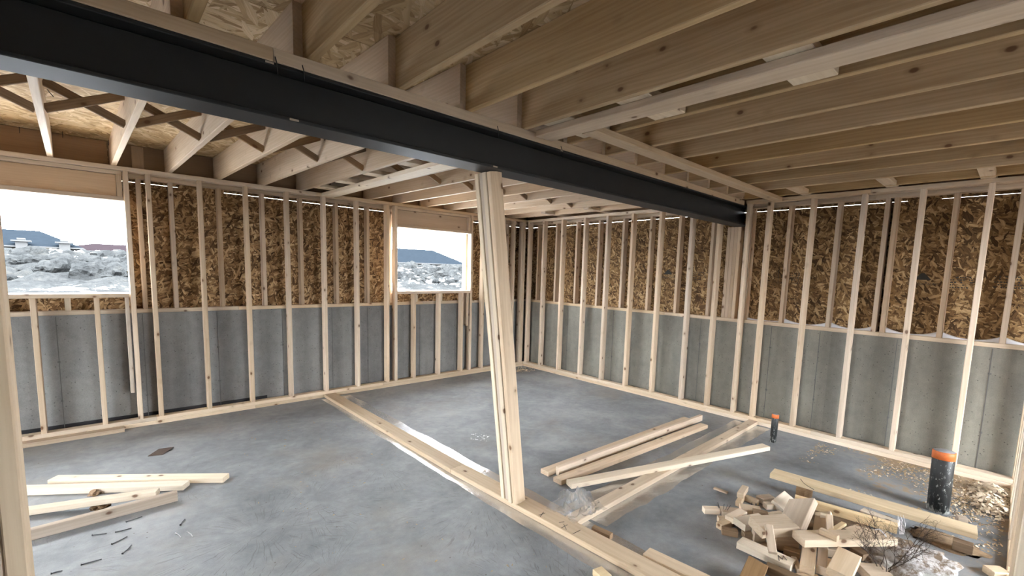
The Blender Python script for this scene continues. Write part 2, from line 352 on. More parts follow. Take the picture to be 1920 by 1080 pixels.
SOIL = soil('frozen_soil_and_snow'); EARTH = plain('bare_earth', (.05, .045, .04), .95, var=.4, nscale=1, spec=0); SNOW = plain('snow', (.78, .80, .84), .9, var=.05)
ROOFB = plain('blue_grey_shingles', (.0072, .0096, .0125), .9, var=.2, nscale=2, spec=0); ROOFM = plain('maroon_shingles', (.0105, .0082, .0095), .9, var=.2, nscale=2, spec=0)
STUC = plain('white_stucco', (.045, .046, .047), .9, spec=0); CRM = plain('cream_stucco', (.026, .0245, .022), .9, spec=0); WGL = plain('far_window_glass', (.006, .0085, .012), .9, spec=0); GDR = plain('garage_door_paint', (.010, .0115, .0115), .9, spec=0)
FLUF = fluff('dirty_snow_lump'); TWG = plain('dry_weed', (.045, .03, .022), .9); SHAV = plain('wood_shaving', (.76, .65, .50), .8, var=.25, nscale=20)
DUST = plain('sawdust', (.46, .34, .20), .95, var=.3, nscale=60)
def shard_mat():
    s = NT('clear_shards'); s.b.inputs['Base Color'].default_value = (.8, .82, .84, 1); s.b.inputs['Roughness'].default_value = .12; return s.m
SHRD = shard_mat()

# ------------------------------------------------------------------ main dimensions (metres)
XC, YC = 5.286, 5.634            # room-side faces of the two stud walls
XF, YF = XC+.13, YC+.13          # foundation faces
ZB, ZT, ZJ, JD = .076, 2.422, 2.4612, .235
XR, YR = -5.2, -2.8              # far ends of the basement behind the camera
XO, YO = XF+.2, YF+.2
T = .038

# ------------------------------------------------------------------ floor
fo = mesh_obj('floor', [(XR, YR, 0), (XO, YR, 0), (XO, YO, 0), (XR, YO, 0), (XR, YR, -.12), (XO, YR, -.12), (XO, YO, -.12), (XR, YO, -.12)],
              [(0, 1, 2, 3), (7, 6, 5, 4), (0, 4, 5, 1), (1, 5, 6, 2), (2, 6, 7, 3), (3, 7, 4, 0)], FLR)
tag(fo, 'grey trowelled concrete slab floor of the basement', 'floor', kind='structure')

# ------------------------------------------------------------------ wall_left (the wall with the two window openings)
W1 = (-1.02, .185); W2 = (2.94, 4.135); W3_ADDED = (-3.4, -2.2); ZS, ZH = 1.30, 2.15  # the third window is out of view, added to bring in more daylight
wl = tag(empty('wall_left', (0, 0, 0)), 'stud wall with two open windows over a low concrete foundation', 'wall', kind='structure')
XL0 = XR
rawbox('foundation', XL0, XO, YF, YO, 0, 1.10, CONL, wl)
for x in (-.323, .276, .893, 1.532, 2.106, 2.573, 3.35, 3.95, -.95, -1.6):
    bx('form_seam', x-.0028, x+.0028, YF-.003, YF+.01, .02, 1.09, SEAM, wl, ch=.0005)
    for z in (.34, .74):
        zz = z+random.uniform(-.08, .08); q = random.uniform(.006, .016); bx('tie_scar', x-q, x+q*.7, YF-.0015, YF+.01, zz, zz+random.uniform(.012, .022), SEAM, wl, ch=.0005)
for a, b in ((XL0, -1.3), (-1.3, 1.1), (1.1, 3.4), (3.4, XF-.001)):
    bx('sill_plate', a, b-.002, YF-.002, YF+.087, 1.101, 1.139, PLT, wl)
rawbox('gap_shade_strip', -1.2, 1.35, YF-.002, YF+.002, 0, .10, GAPSHADE, wl)  # dark strip painting in the shade of the gap behind the bottom plates
# inner frame
for a, b in ((XL0, .33), (.332, 2.72), (2.722, XC)):
    bx('bottom_plate', a, b, YC, YC+.089, .038, .076, PLT, wl)
for a, b in ((XL0, 1.2), (1.202, XC)):
    bx('bottom_plate', a, b, YC, YC+.089, 0, .038, PLT, wl)
for a, b in ((XL0, 1.9), (1.902, XC+.089)):
    bx('top_plate', a, b, YC, YC+.089, ZT, ZT+T, PLT, wl)
def lstud(x, z0=ZB, z1=ZT, name='stud', mat=SPR, w=T): return bx(name, x-w/2, x+w/2, YC, YC+.089, z0, z1, mat, wl)
for x in (.212, .372, .777, 1.182, 1.586, 1.990, 2.392, 2.798, 2.917, 4.160, 4.395, 4.80, 5.02, 5.203, 5.243, -1.06, -1.5, -1.9, -2.16, -3.44): lstud(x)
for x in (-.445, -.045, -.85, 3.197, 3.602, 4.000): lstud(x, ZB, ZS-T, 'cripple_stud')
lstud(.165, .345, ZS-T, 'trimmer_stub', GRY, .03); lstud(4.098, .765, ZS-T, 'trimmer_stub')
# outer frame
def ostud(x, z0=1.14, z1=2.384, name='cripple_stud', mat=SPR): return bx(name, x-.019, x+.019, YF, YF+.089, z0, z1, mat, wl)
for x in (.306, .552, .957, 1.367, 1.767, 2.183, 2.585, 2.90, 4.175, 4.59, 4.99, 5.34, -1.10, -1.5, -1.9, -2.16, -3.44): ostud(x)
ostud(.212, mat=GLD); ostud(4.156, mat=GLD)
for x in (-.24, -.65, 3.30, 3.71): ostud(x, 1.14, ZS-T, 'cripple_stud', WHT)
for a, b in ((XL0, .8), (.802, 3.2), (3.202, XF)):
    bx('top_plate', a, b, YF, YF+.089, 2.384, 2.4215, PLT, wl); bx('top_plate', a, b, YF, YF+.089, 2.422, 2.46, PLT, wl)
# strand-board sheathing: sheets with an open joint below the plates, and pieces above and below windows
yb0, yb1 = YF+.0895, YF+.1005
for a, b in ((XL0, W3_ADDED[0]), (W3_ADDED[1], W1[0]), (W1[1]+.03, 1.367), (1.3672, W2[0]-.03), (W2[1]+.03, XO)):
    rawbox('sheathing_panel', a, b, yb0, yb1, 1.02, 2.355+random.uniform(-.001, .001), OSBW, wl)
for a, b in ((XL0, .62), (.6201, 1.02), (1.0201, 2.25), (2.2501, XO)):
    rawbox('sheathing_panel', a, b, yb0, yb1, 2.3578 if b not in (1.02,) else 2.3561, 2.705, OSBW, wl)
for w in (W1, W2, W3_ADDED):
    rawbox('sheathing_panel', w[0]-.0, w[1]+.03, yb0, yb1, 1.02, ZS-T, OSBW, wl); rawbox('sheathing_panel', w[0]-.0, w[1]+.03, yb0, yb1, ZH+.02, 2.3545, OSBW, wl)
# windows: rough openings framed in two depths
for n, w in ((1, W1), (2, W2), (3, W3_ADDED)):
    e = tag(empty('window_%d' % n, ((w[0]+w[1])/2, YC, ZS)), 'unglazed window opening framed in raw lumber, snow and %s outside' % ('two houses', 'one blue-roofed house', 'open ground (window added unseen for daylight)')[n-1], 'window', kind='structure')
    inv = Matrix.Translation(e.location).inverted()
    ch = []
    ch.append(bx('window_sill', w[0], w[1], YC-.001, YC+.089, ZS-T, ZS, PLT)); ch.append(bx('outer_sill', w[0], w[1], YF-.03, YF+.0885, ZS-T, ZS, WHT))
    ch.append(bx('sill_filler', w[0], w[1], YC+.0895, YF-.0305, ZS-.012, ZS-.001, SNOW))
    ch.append(bx('window_head', w[0], w[1], YC, YC+.089, ZH, ZH+T, GRY)); ch.append(bx('outer_head', w[0], w[1], YF, YF+.0885, ZH+.006, ZH+T+.006, WHT))
    ch.append(bx('header', w[0]+.0, w[1]-.045, YC+.05, YC+.088, ZH+T+.002, 2.385, HDR))
    ch.append(bx('header_ledge', w[0], w[1], YC+.03, YC+.089, 2.386, 2.4215, PLT))
    ch.append(bx('header_cripple', w[1]-.042, w[1]-.002, YC+.002, YC+.089, ZH+T+.001, 2.385, SPR))
    ch.append(bx('outer_header', w[0], w[1], YF+.03, YF+.0885, ZH+T+.008, 2.383, HDR))
    for o in ch: o.parent = e; o.matrix_parent_inverse = inv

# ------------------------------------------------------------------ wall_right
wr = tag(empty('wall_right', (0, 0, 0)), 'stud wall over a low concrete foundation where the steel beam ends', 'wall', kind='structure')
YW0 = -.22
rawbox('foundation', XF, XO, YR, YF-.001, 0, 1.10, CONR, wr)
for y in (4.768, 3.9, 3.2, 2.6, 1.799, 1.339, .722, .107, 5.3):
    bx('form_seam', XF-.003, XF+.01, y-.0028, y+.0028, .02, 1.09, SEAM, wr, ch=.0005)
    for z in (.38, .8):
        zz = z+random.uniform(-.08, .08); q = random.uniform(.006, .016); bx('tie_scar', XF-.0015, XF+.01, y-q, y+q*.7, zz, zz+random.uniform(.012, .022), SEAM, wr, ch=.0005)
for a, b in ((YR, .86), (.862, 3.1), (3.102, YF-.002)):
    bx('sill_plate', XF-.002, XF+.087, a, b, 1.101, 1.139, PLT, wr)
for a, b in ((YW0, 1.3), (1.302, 3.6), (3.602, YC)):
    bx('bottom_plate', XC, XC+.089, a, b, .038, .076, PLT, wr)
for a, b in ((YW0, 2.4), (2.402, YC)):
    bx('bottom_plate', XC, XC+.089, a, b, 0, .0375, PLT, wr)
for a, b in ((YW0, 1.02), (1.022, 2.125), (2.33, YC-.001)):
    bx('top_plate', XC, XC+.089, a, b, ZT, ZT+T, PLT, wr)
def rstud(y, z0=ZB, z1=ZT, mat=SPR): return bx('stud', XC, XC+.089, y-.019, y+.019, z0, z1, mat, wr)
for y in (5.255, 4.85, 4.405, 3.998, 3.584, 3.168, 2.748, 2.415, 2.10, 1.889, 1.483, 1.068, .654, .239): rstud(y)
bx('stud', XC+.001, XC+.089, YC-.06, YC-.022, ZB, ZT, SPR, wr)
def rostud(y, z1=2.384, mat=SPR, z0=1.14): return bx('cripple_stud', XF, XF+.089, y-.019, y+.019, z0, z1, mat, wr)
for y in (5.50, 5.085, 4.66, 4.235, 3.81, 3.38, 2.965, 2.54, 2.105, 1.72, 1.285, .91, .845, .445, .06, -.35): rostud(y)
for y in (2.345, 2.306, 2.267, 2.228): rostud(y, 2.19, SPR)
for a, b in ((YR, 1.0), (1.002, 2.125), (2.34, YF-.002)):
    bx('top_plate', XF, XF+.089, a, b, 2.384, 2.4215, PLT, wr); bx('top_plate', XF, XF+.089, a, b, 2.422, 2.46, PLT, wr)
xb0, xb1 = XF+.0895, XF+.1005
for a, b in ((YR, .875), (.8752, 3.38), (3.3802, YF+.0895)):
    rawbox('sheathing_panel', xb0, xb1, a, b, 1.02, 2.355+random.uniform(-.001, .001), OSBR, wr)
for a, b in ((YR, .55), (.5501, .78), (.7801, 1.3), (1.3001, 2.2), (2.2001, YF+.0895)):
    g = 2.3561 if b in (.78,) else 2.3575
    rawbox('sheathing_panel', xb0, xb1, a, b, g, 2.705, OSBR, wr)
# manufacturer's stamps printed on the sheathing
def text_obj(body, size, name='printed_stamp'):
    cu = bpy.data.curves.new('t', 'FONT'); cu.body = body; cu.size = size; cu.align_x = 'CENTER'; cu.extrude = .0003
    tmp = bpy.data.objects.new('t', cu); COL.objects.link(tmp)
    dg = bpy.context.evaluated_depsgraph_get(); me = bpy.data.meshes.new_from_object(tmp.evaluated_get(dg))
    bpy.data.objects.remove(tmp); me.materials.clear(); me.materials.append(INK)
    return me
GP = text_obj('Georgia-Pacific', .036)
def stamp(px, py):
    p = on('X', xb0, px, py)
    o = link(bpy.data.objects.new('printed_stamp', GP), wr)
    o.matrix_world = Matrix(((0, 0, -1, xb0-.0008), (-1, 0, 0, p.y), (0, 1, 0, p.z), (0, 0, 0, 1)))
    z = p.z+.045
    mesh_obj('printed_logo', [(xb0-.0008, p.y+.062, z), (xb0-.0008, p.y-.062, z), (xb0-.0008, p.y-.012, z+.06), (xb0-.0008, p.y+.012, z+.06)], [(0, 1, 2, 3)], INK, wr)
stamp(1252, 521); stamp(1728, 534)
for px, py in ((1312, 519), (1795, 532), (1893, 532), (1482, 519)):
    p = on('X', xb0, px, py)
    bm = bmesh.new()
    for r in range(5):
        y = p.y+.09
        while y > p.y-.09:
            w = random.uniform(.006, .02)
            v = [bm.verts.new((xb0-.0008, yy, zz)) for yy, zz in ((y, p.z+.05-r*.022), (y-w, p.z+.05-r*.022), (y-w, p.z+.06-r*.022), (y, p.z+.06-r*.022))]
            if random.random() < .6: bm.faces.new(v)
            y -= w+.006
    bm_obj('printed_marks', bm, INK, wr)
p = on('X', xb0, 1478, 519)
for a, b, c, d in ((.1, .096, -.07, .07), (-.1, -.096, -.07, .07), (.1, .04, -.07, -.066), (-.04, -.1, -.07, -.066)):
    bx('printed_frame', xb0-.001, xb0-.0002, p.y+min(a, b), p.y+max(a, b), p.z+c, p.z+d, INK, wr, ch=.0001)

# ------------------------------------------------------------------ rear walls of the basement (behind the camera, with unseen openings added to let daylight in)
wn_ = tag(empty('wall_rear', (0, 0, 0)), 'rear foundation wall with an unseen opening added behind the viewer for daylight', 'wall', kind='structure')
for a, b in ((YR, 1.7), (4.0, YO)): rawbox('pier', XR-.2, XR, a, b, 0, 2.71, CONL, wn_)
rawbox('foundation', XR-.2, XR, YR, YO, -.1, .3, CONL, wn_)
bx('lintel', XR-.2, XR, YR, YO, 2.4, 2.71, HDR, wn_)
wf = tag(empty('wall_front', (0, 0, 0)), 'foundation wall with an unseen opening added behind the viewer for daylight', 'wall', kind='structure')
for a, b in ((XR, 2.9), (4.6, XO)): rawbox('pier', a, b, YR-.2, YR, 0, 2.71, CONL, wf)
bx('lintel', XR, XO, YR-.2, YR, 2.4, 2.71, HDR, wf)

# ------------------------------------------------------------------ ceiling: subfloor, joists, bridging, blocking
ce = tag(empty('ceiling', (0, 0, 0)), 'open joist ceiling under a strand-board subfloor', 'ceiling', kind='structure')
ZTOP = ZJ+JD
y = YO-.02; row = 0
while y > YR:
    x = XR-.2+(row % 2)*1.22
    if row % 2: rawbox('subfloor_panel', XR-.2, x-.003, max(y-1.217, YR-.2), y, ZTOP+.001, ZTOP+.02, OSBC, ce)
    while x < XO:
        rawbox('subfloor_panel', x, min(x+2.437, XO), max(y-1.217, YR-.2), y, ZTOP+.001, ZTOP+.02, OSBC, ce); x += 2.44
    y -= 1.22; row += 1
rawbox('leak_cover_slab', XR-.2, XO, YR-.2, YO-.02, ZTOP+.0205, ZTOP+.06, HDR, ce)  # unseen slab added on top to stop light leaking through the panel joints
# far-side joists from the window wall, lapping past the beam
fw_ = [-.277+.4095*i for i in range(14)]     # centre at the window wall
far_x = []
for i in range(-5, 14):
    xw = -.274+.405*i; xb = .2505+.4095*(i-1)
    far_x.append((xw, xb))
    plank('joist', (xw, YF+.045, ZJ+JD/2), (xb, 2.11+(.03 if i < 3 else 0), ZJ+JD/2), T, JD, JFR, ce)
    # near-side joist sistered to it
    xn = xb+T
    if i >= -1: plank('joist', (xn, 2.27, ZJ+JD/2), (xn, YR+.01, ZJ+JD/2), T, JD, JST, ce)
bx('rim_board', XL0, 0.1, YF+.047, YF+.0865, 2.461, ZTOP, RIM, ce); bx('rim_board', .104, 2.2, YF+.047, YF+.0865, 2.461, ZTOP, RIM, ce); bx('rim_board', 2.204, XF, YF+.047, YF+.0865, 2.461, ZTOP, RIM, ce)
bx('rim_board', XF+.047, XF+.0865, YR, YF+.045, 2.461, ZTOP, RIM, ce)
bx('rim_filler', .27, .36, YF+.035, YF+.0465, 2.463, ZTOP-.01, JFR, ce)
# cross bridging between far joists
YBR = 4.02
for i in range(len(far_x)-1):
    t = (YF+.045-YBR)/(YF+.045-2.13)
    xa = far_x[i][0]+(far_x[i][1]-far_x[i][0])*t+.02; xb = far_x[i+1][0]+(far_x[i+1][1]-far_x[i+1][0])*t-.02
    yy = YBR+random.uniform(-.04, .04)
    if xa < -1.5: continue
    plank('bridging', (xa, yy, ZJ+.03), (xb, yy, ZTOP-.035), .02, .052, BRN, ce)
    plank('bridging', (xa, yy+.05, ZTOP-.035), (xb, yy+.05, ZJ+.03), .02, .052, BRN, ce)
# nail points through the subfloor and at the bridging
for px, py, dx, dy in ((36, 238, 0, 0), (117, 247, 0, 0), (203, 262, 0, 0), (88, 168, .03, -.05), (228, 190, .01, 0), (240, 204, -.03, .02), (383, 225, -.02, .02), (487, 258, -.02, .02), (608, 270, -.01, .01), (492, 263, 0, .01)):
    p = fl(px, py, ZTOP); bm = bmesh.new(); tube_bm(bm, [p+Vector((0, 0, .003)), p+Vector((dx*.5, dy*.5, -.025)), p+Vector((dx, dy, -.05))], .0022, 5); bm_obj('nail_point', bm, NAIL, ce)
# flat blocking carrying the partition plate, near and far side
def near_joist_x(i): return .2505+.4095*(i-1)+T
ja, jb = near_joist_x(5)+.019, near_joist_x(6)-.019
for yy, w in ((.685, .17), (1.365, .18), (1.86, .2), (-.03, .17)):
    bx('blocking', ja-.004, jb-.012, yy-w/2, yy+w/2, ZJ, ZJ+T, WHT, ce)
for yy in (2.9, 3.5, 4.15, 4.75, 5.3):
    t = (YF+.045-yy)/(YF+.045-2.13)
    a = far_x[10][0]+(far_x[10][1]-far_x[10][0])*t+.02; b = far_x[11][0]+(far_x[11][1]-far_x[11][0])*t-.02
    bx('blocking', a, b, yy-.07, yy+.07, ZJ, ZJ+T, WHT, ce)
for yy in (1.545, .87, .266, 3.1, 4.0, 4.8):
    bx('blocking', near_joist_x(12)+.02, XF+.05, yy-.045, yy+.045, 2.4615, 2.4615+T, PLT, ce)

# ------------------------------------------------------------------ partition plates under the joists and on the floor
o = plank('partition_top_plate', (2.05, 2.06, ZT+T/2), (2.055, -1.6, ZT+T/2), .14, T, SPR); tag(o, 'ceiling plate of a future partition, nailed below the joists in front of the steel beam', 'plate')
o = plank('partition_top_plate', (2.03, 5.63, ZT+T/2), (2.08, 2.30, ZT+T/2), .14, T, WHT); tag(o, 'pale ceiling plate between the window wall and the steel beam', 'plate')
o = plank('partition_top_plate', (2.13, 1.775, ZT+T/2), (5.283, 1.815, ZT+T/2), .1, T, PLT); tag(o, 'short ceiling plate running beside the beam to the right stud wall', 'plate')
o = plank('partition_floor_plate', (2.018, 5.625, .021), (2.035, 2.9, .021), .14, T, PLT); tag(o, 'long floor plate from the window wall to the foot of the leaning post', 'plate')
o = plank('partition_floor_plate', (2.035, 2.898, .021), (2.15, .2, .021), .14, T, PLT); tag(o, 'floor plate under the leaning post, with pencil crosses', 'plate')
fp2 = o
o = plank('partition_floor_plate', (2.165, 1.80, .021), (5.28, 1.855, .021), .1, T, PLT); tag(o, 'cross floor plate between the long floor plate and the right stud wall', 'plate')
# pencil layout crosses on plates
def pencil(parent, pts, z, r=.0018):
    bm = bmesh.new()
    tube_bm(bm, [fl(x, y, z) for x, y in pts], r, 4)
    ob = bm_obj('pencil_mark', bm, PEN); ob.parent = parent; ob.matrix_parent_inverse = parent.matrix_world.inverted(); return ob
bpy.context.view_layer.update()
for pts in ([(1010, 966), (1022, 962)], [(1019, 960), (1013, 969)], [(1052, 990), (1064, 984)], [(1057, 983), (1062, 993)], [(1048, 980), (1058, 978)], [(1074, 1001), (1088, 994)]):
    pencil(fp2, pts, .0405)

# polyethylene strips laid under the plates
def strip(name, fn, n, w, label):
    bm = bmesh.new(); rows = []
    for i in range(n+1):
        t = i/n; c, side = fn(t); r = []
        for k in range(7):
            u = k/6-.5
            edge = abs(u)*2
            z = .0006+(edge**3)*.012*(.5+mnoise.noise(Vector((t*26, k*.3, w*7))))+.0025*abs(mnoise.noise(Vector((t*60, u*8, 1))))*(1 if edge > .2 else 0)
            wob = 1+.10*mnoise.noise(Vector((t*9, 4 if u > 0 else 9, w)))
            r.append(bm.verts.new(c+side*(u*w*wob)+Vector((0, 0, max(.0006, z)))))
        rows.append(r)
    for A, B in zip(rows, rows[1:]):
        for k in range(6): bm.faces.new((A[k], A[k+1], B[k+1], B[k]))
    o = bm_obj(name, bm, POLY, smooth=True); tag(o, label, 'plastic sheet'); return o
strip('plastic_strip', lambda t: (Vector((2.06+.05*t*t, 5.55-5.3*t, 0)), Vector((1, 0, 0))), 150, .36, 'clear plastic strip laid under the long floor plate')
strip('plastic_strip', lambda t: (Vector((2.30+2.93*t, 1.80+.05*t, .0025)), Vector((0, 1, 0))), 110, .36, 'clear plastic strip laid under the cross floor plate')
# crumpled film where the plates meet
bm = bmesh.new(); bmesh.ops.create_grid(bm, x_segments=30, y_segments=30, size=.5)
c0 = fl(1062, 975, 0)
for v in bm.verts:
    u, w = v.co.x, v.co.y
    n1 = mnoise.noise(Vector((u*3.1, w*3.1, 2))); n2 = abs(mnoise.noise(Vector((u*5+w*3, w*6, 5))))
    v.co = Vector((c0.x+.09+u*.32+.02*n2, c0.y-.01+w*.26+.03*n1, .047+max(0, .03+.06*n1+.12*(1-n2*3 if n2 < .33 else 0))*max(.05, 1.1-abs(u)*1.2-abs(w)*1.2)))
o = bm_obj('crumpled_film', bm, POLC, smooth=True); tag(o, 'crumpled clear plastic bunched where the floor plates meet', 'plastic sheet')

# ------------------------------------------------------------------ steel beam
bw = .168; zb0, zb1 = 2.196, 2.407
def yb(x): return 2.152+.0142*x
sb = tag(empty('steel_beam', (2.5, yb(2.5), zb0)), 'black painted steel I-beam carrying the floor joists', 'beam')
inv = Matrix.Translation(sb.location).inverted()
xa, xe = -4.9, XF+.088
def run(name, a, b, z0, z1, w, mat, dy=0.0): return plank(name, (a, yb(a)+dy, (z0+z1)/2), (b, yb(b)+dy, (z0+z1)/2), w, z1-z0, mat)
parts = [run('bottom_flange', xa, xe, zb0, zb0+.015, bw, STL), run('top_flange', xa, xe, zb1-.015, zb1, bw, STL), run('web', xa, xe, zb0+.015, zb1-.015, .012, STL)]
for a, b in ((xa, .545), (.547, 2.0), (2.003, XC-.004)):
    parts.append(run('nailer', a, b, zb1+.0005, ZJ-.0005, .166, PLT, random.uniform(-.004, .002)))
for px, py in ((517, 122), (568, 140), (942, 20), (1057, 292)):
    p = on('Y', 2.07, px, py); yn = yb(p.x)-.086; bm = bmesh.new()
    tube_bm(bm, [(p.x, yn, zb1+.02), (p.x+.004, yn-.006, zb1-.005), (p.x+.006, yn-.004, zb1-.045)], .0022, 5); parts.append(bm_obj('bent_nail', bm, NAIL))
for px, py, w in ((505, 133, .03), (551, 226, .035), (1057, 293, .02), (930, 345, .03)):
    p = on('Y', yb(1.0)-.085, px, py); yy = yb(p.x)-.0855; parts.append(rawbox('paint_chip', p.x-w/2, p.x+w/2, yy-.001, yy+.001, zb1-.011 if p.z > 2.3 else zb0+.003, zb1-.004 if p.z > 2.3 else zb0+.011, GRY))
for o in parts: o.parent = sb; o.matrix_parent_inverse = inv

# ------------------------------------------------------------------ leaning built-up post
po = tag(empty('leaning_post', (2.03, 2.23, .04)), 'leaning temporary post of four nailed planks propping the steel beam', 'post')
inv = Matrix.Translation(po.location).inverted()
for k in range(4):
    yk = 2.287-.0385*k; m = (WHT, GRY, WHT, SPR)[k]; dx = (.0, .007, -.002, .004)[k]
    o = plank('post_plank', (2.035+dx, yk, .0405), (1.752+dx, yk, zb0-.001), .089, .037, m, up=(0, 1, 0)); o.parent = po; o.matrix_parent_inverse = inv

# ------------------------------------------------------------------ partition framing close to the viewer
pl = tag(empty('wall_stub_left', (-.2, 1.5, 0)), 'doubled end studs of a partition close to the viewer', 'wall', kind='structure')
inv = Matrix.Translation(pl.location).inverted(); pp = []
pp.append(bx('stud', -.200, -.163, 1.50, 1.589, .038, ZT, PLT)); pp.append(bx('stud', -.2395, -.2015, 1.507, 1.596, .038, ZT, SPR))
for x in (-.65, -1.06, -1.46, -1.87): pp.append(bx('stud', x-.019, x+.019, 1.505, 1.594, .038, ZT, SPR))
pp.append(bx('bottom_plate', -2.0, -.163, 1.505, 1.594, 0, .0375, PLT)); pp.append(bx('top_plate', -2.0, -.163, 1.505, 1.594, ZT, ZT+T, PLT))
for o in pp: o.parent = pl; o.matrix_parent_inverse = inv
pr = tag(empty('wall_stub_right', (4, -.2, 0)), 'see-through stud wall meeting the right concrete wall', 'wall', kind='structure')
inv = Matrix.Translation(pr.location).inverted(); pp = []
yy = -.105
for k, x in enumerate((5.335, 4.93, 4.53, 4.12, 3.72, 3.31, 2.9)): pp.append(bx('stud', x-.019, x+.019, yy-.089, yy, .038, ZT, (SPR, SPR, WHT, SPR)[k % 4]))
pp.append(bx('bottom_plate', 2.85, XC-.001, yy-.089, yy, 0, .0375, PLT)); pp.append(bx('top_plate', 2.85, XC-.001, yy-.089, yy, ZT, ZT+T, PLT))
for o in pp: o.parent = pr; o.matrix_parent_inverse = inv

# ------------------------------------------------------------------ loose lumber
def loose(label, p0, p1, z0, z1, w, t, mat, roll=0.0, name='loose_board', group=None, cat='board'):
    """p0, p1: pixels of the centre line ends, z0, z1: heights of the centre line there"""
    a = fl(p0[0], p0[1], z0); b = fl(p1[0], p1[1], z1)
    o = plank(name, a, b, w, t, mat, roll=roll); tag(o, label, cat, group); return o
# left heap
loose('back board of the lumber heap by the brown shingle, farthest from the viewer', (100, 900), (424, 896), .019, .019, .089, T, WHT)
loose('flat board lying against the back board of the shingle-side lumber heap', (20, 920), (349, 910), .0195, .0195, .089, T, WHT)
loose('narrow board resting askew on the on-edge board of the shingle-side heap', (40, 960), (296, 923), .03, .066, .064, T, WHT)
loose('greyed board set on edge at the front of the shingle-side lumber heap', (30, 1009), (332, 929), .033, .033, T, .066, GRY)
# board along the foot of the left wall
o = bx('loose_board', -1.4, .085, YC-.09, YC-.001, 0, T, GRY); tag(o, 'board lying along the foot of the window wall', 'board')
# right heap
loose('flat board behind the on-edge board, beside the cross floor plate', (1021, 886), (1288, 786), .019, .019, .089, T, SPR)
loose('board set on edge between two flat boards by the cross floor plate', (1045, 883), (1314, 783), .034, .034, T, .068, SPR)
loose('flat board between the on-edge board and the askew long board', (1045, 902), (1320, 798), .019, .019, .089, T, SPR)
loose('long board lying askew across the cross floor plate', (1067, 908), (1436, 838), .035, .082, .089, T, WHT)
lb = loose('fresh yellow board lying over the heap of offcuts', (1448, 887), (1832, 999), .125, .125, .13, T, GLD)
loose('short board lying beside the long floor plate near the plastic', (1212, 1038), (1400, 1128), .019, .019, .089, T, PLT)

# ------------------------------------------------------------------ heap of offcuts
G = 'offcuts in the heap by the drain pipe'
def off(label, p0, p1, z0, z1, w, t, mat, roll=0.0, name='wood_offcut'): return loose(label, p0, p1, z0, z1, w, t, mat, roll, name, G, 'offcut')
SM = 'small wood offcut at the edge of the heap'
off('thin wood chip lying alone beyond the heap of offcuts', (1339, 915), (1364, 924), .007, .007, .028, .013, GRY)
off('single block lying apart from the heap on the bare slab', (1319, 956), (1347, 957), .020, .020, .05, .038, PLT)
off('short upright-grain offcut under the stacked block', (1384, 945), (1393, 929), .019, .019, .038, .038, PLT)
off('short block stacked on another small offcut at the back of the heap', (1388, 929), (1397, 915), .057, .057, .045, .038, PLT)
off('thin stick offcut beside the stacked pair of blocks', (1398, 933), (1421, 943), .019, .019, .038, .038, PLT)
off('greyish flat offcut between the stick and the tipped block', (1424, 937), (1447, 934), .019, .019, .07, .038, GRY)
off('small cube-like offcut beside the tipped block', (1434, 948), (1453, 948), .02, .02, .05, .038, PLT)
off('block tipped on its corner beside the big end-grain block', (1456, 950), (1478, 932), .03, .07, .085, .05, WHT, .5)
nb1 = off('pale block with dark nails standing out of it', (1352, 959), (1396, 964), .02, .02, .089, .038, PLT)
nb2 = off('flat block with two groups of dark nails standing up in it', (1388, 953), (1426, 959), .05, .05, .08, .038, PLT)
off('narrow offcut below the nailed pale block', (1346, 974), (1374, 977), .019, .019, .045, .038, PLT)
off('block propped on its neighbour beside the nailed block', (1367, 974), (1393, 961), .05, .06, .06, .038, PLT)
off('stubby offcut between the narrow offcut and the brown foot block', (1349, 987), (1371, 979), .02, .02, .05, .04, PLT)
off('brown block at the foot of the heap, facing the plastic strip', (1353, 994), (1383, 1000), .019, .019, .05, .038, BRN)
off('brown barky block in the middle of the heap', (1411, 960), (1439, 966), .055, .055, .045, .04, BRN)
off('white strip of wood with a row of dots', (1440, 966), (1465, 962), .06, .07, .04, .02, WHT)
off('big pale block with a sloped cut end', (1386, 983), (1432, 975), .06, .06, .1, .045, WHT)
off('broad block sitting on top of the heap', (1417, 988), (1483, 984), .155, .155, .13, .06, PLT, .12)
off('slim stick leaning from the broad block onto the pencilled offcut', (1441, 985), (1449, 1037), .20, .115, .042, .022, GRY)
off('wide dark block under the broad block', (1448, 1008), (1490, 1012), .06, .06, .12, .09, BRN)
off('thick offcut under the broad block', (1412, 1003), (1432, 1006), .04, .04, .07, .06, PLT)
off('small brown offcut tucked under the heap', (1393, 1003), (1410, 1004), .02, .02, .05, .038, BRN)
mb = off('long offcut with a pencilled letter M at the front of the heap', (1387, 1017), (1487, 1062), .05, .05, .09, .042, WHT)
off('brown grained block standing on end below the pencilled offcut', (1402, 1100), (1420, 1058), .05, .07, .10, .05, BRN, .2)
off('dark weathered stick below the pencilled offcut', (1436, 1064), (1520, 1100), .03, .03, .06, .045, DRK)
off('long board end lying level across the front of the heap', (1497, 1010), (1668, 1008), .15, .15, .105, .045, PLT)
off('little stick lying on the level board end', (1538, 995), (1571, 1010), .185, .185, .03, .035, PLT)
off('upright grey block with ring grain in the middle of the heap', (1478, 1000), (1506, 940), .06, .17, .17, .045, GRY, -.5)
off('tall stick lying beside the yellow board, cut end up', (1490, 936), (1682, 991), .12, .11, .045, .055, GLD)
off('upright pale board behind the level board end', (1540, 1006), (1545, 964), .075, .105, .09, .035, SPR, -.4)
off('short upright peg behind the level board end', (1556, 998), (1555, 968), .12, .16, .035, .03, PLT)
off('thin slat crossing behind the level board end', (1553, 1000), (1582, 982), .13, .13, .03, .02, GLD)
off('white foam-like block beside the peg', (1538, 966), (1560, 972), .12, .12, .03, .03, WHT)
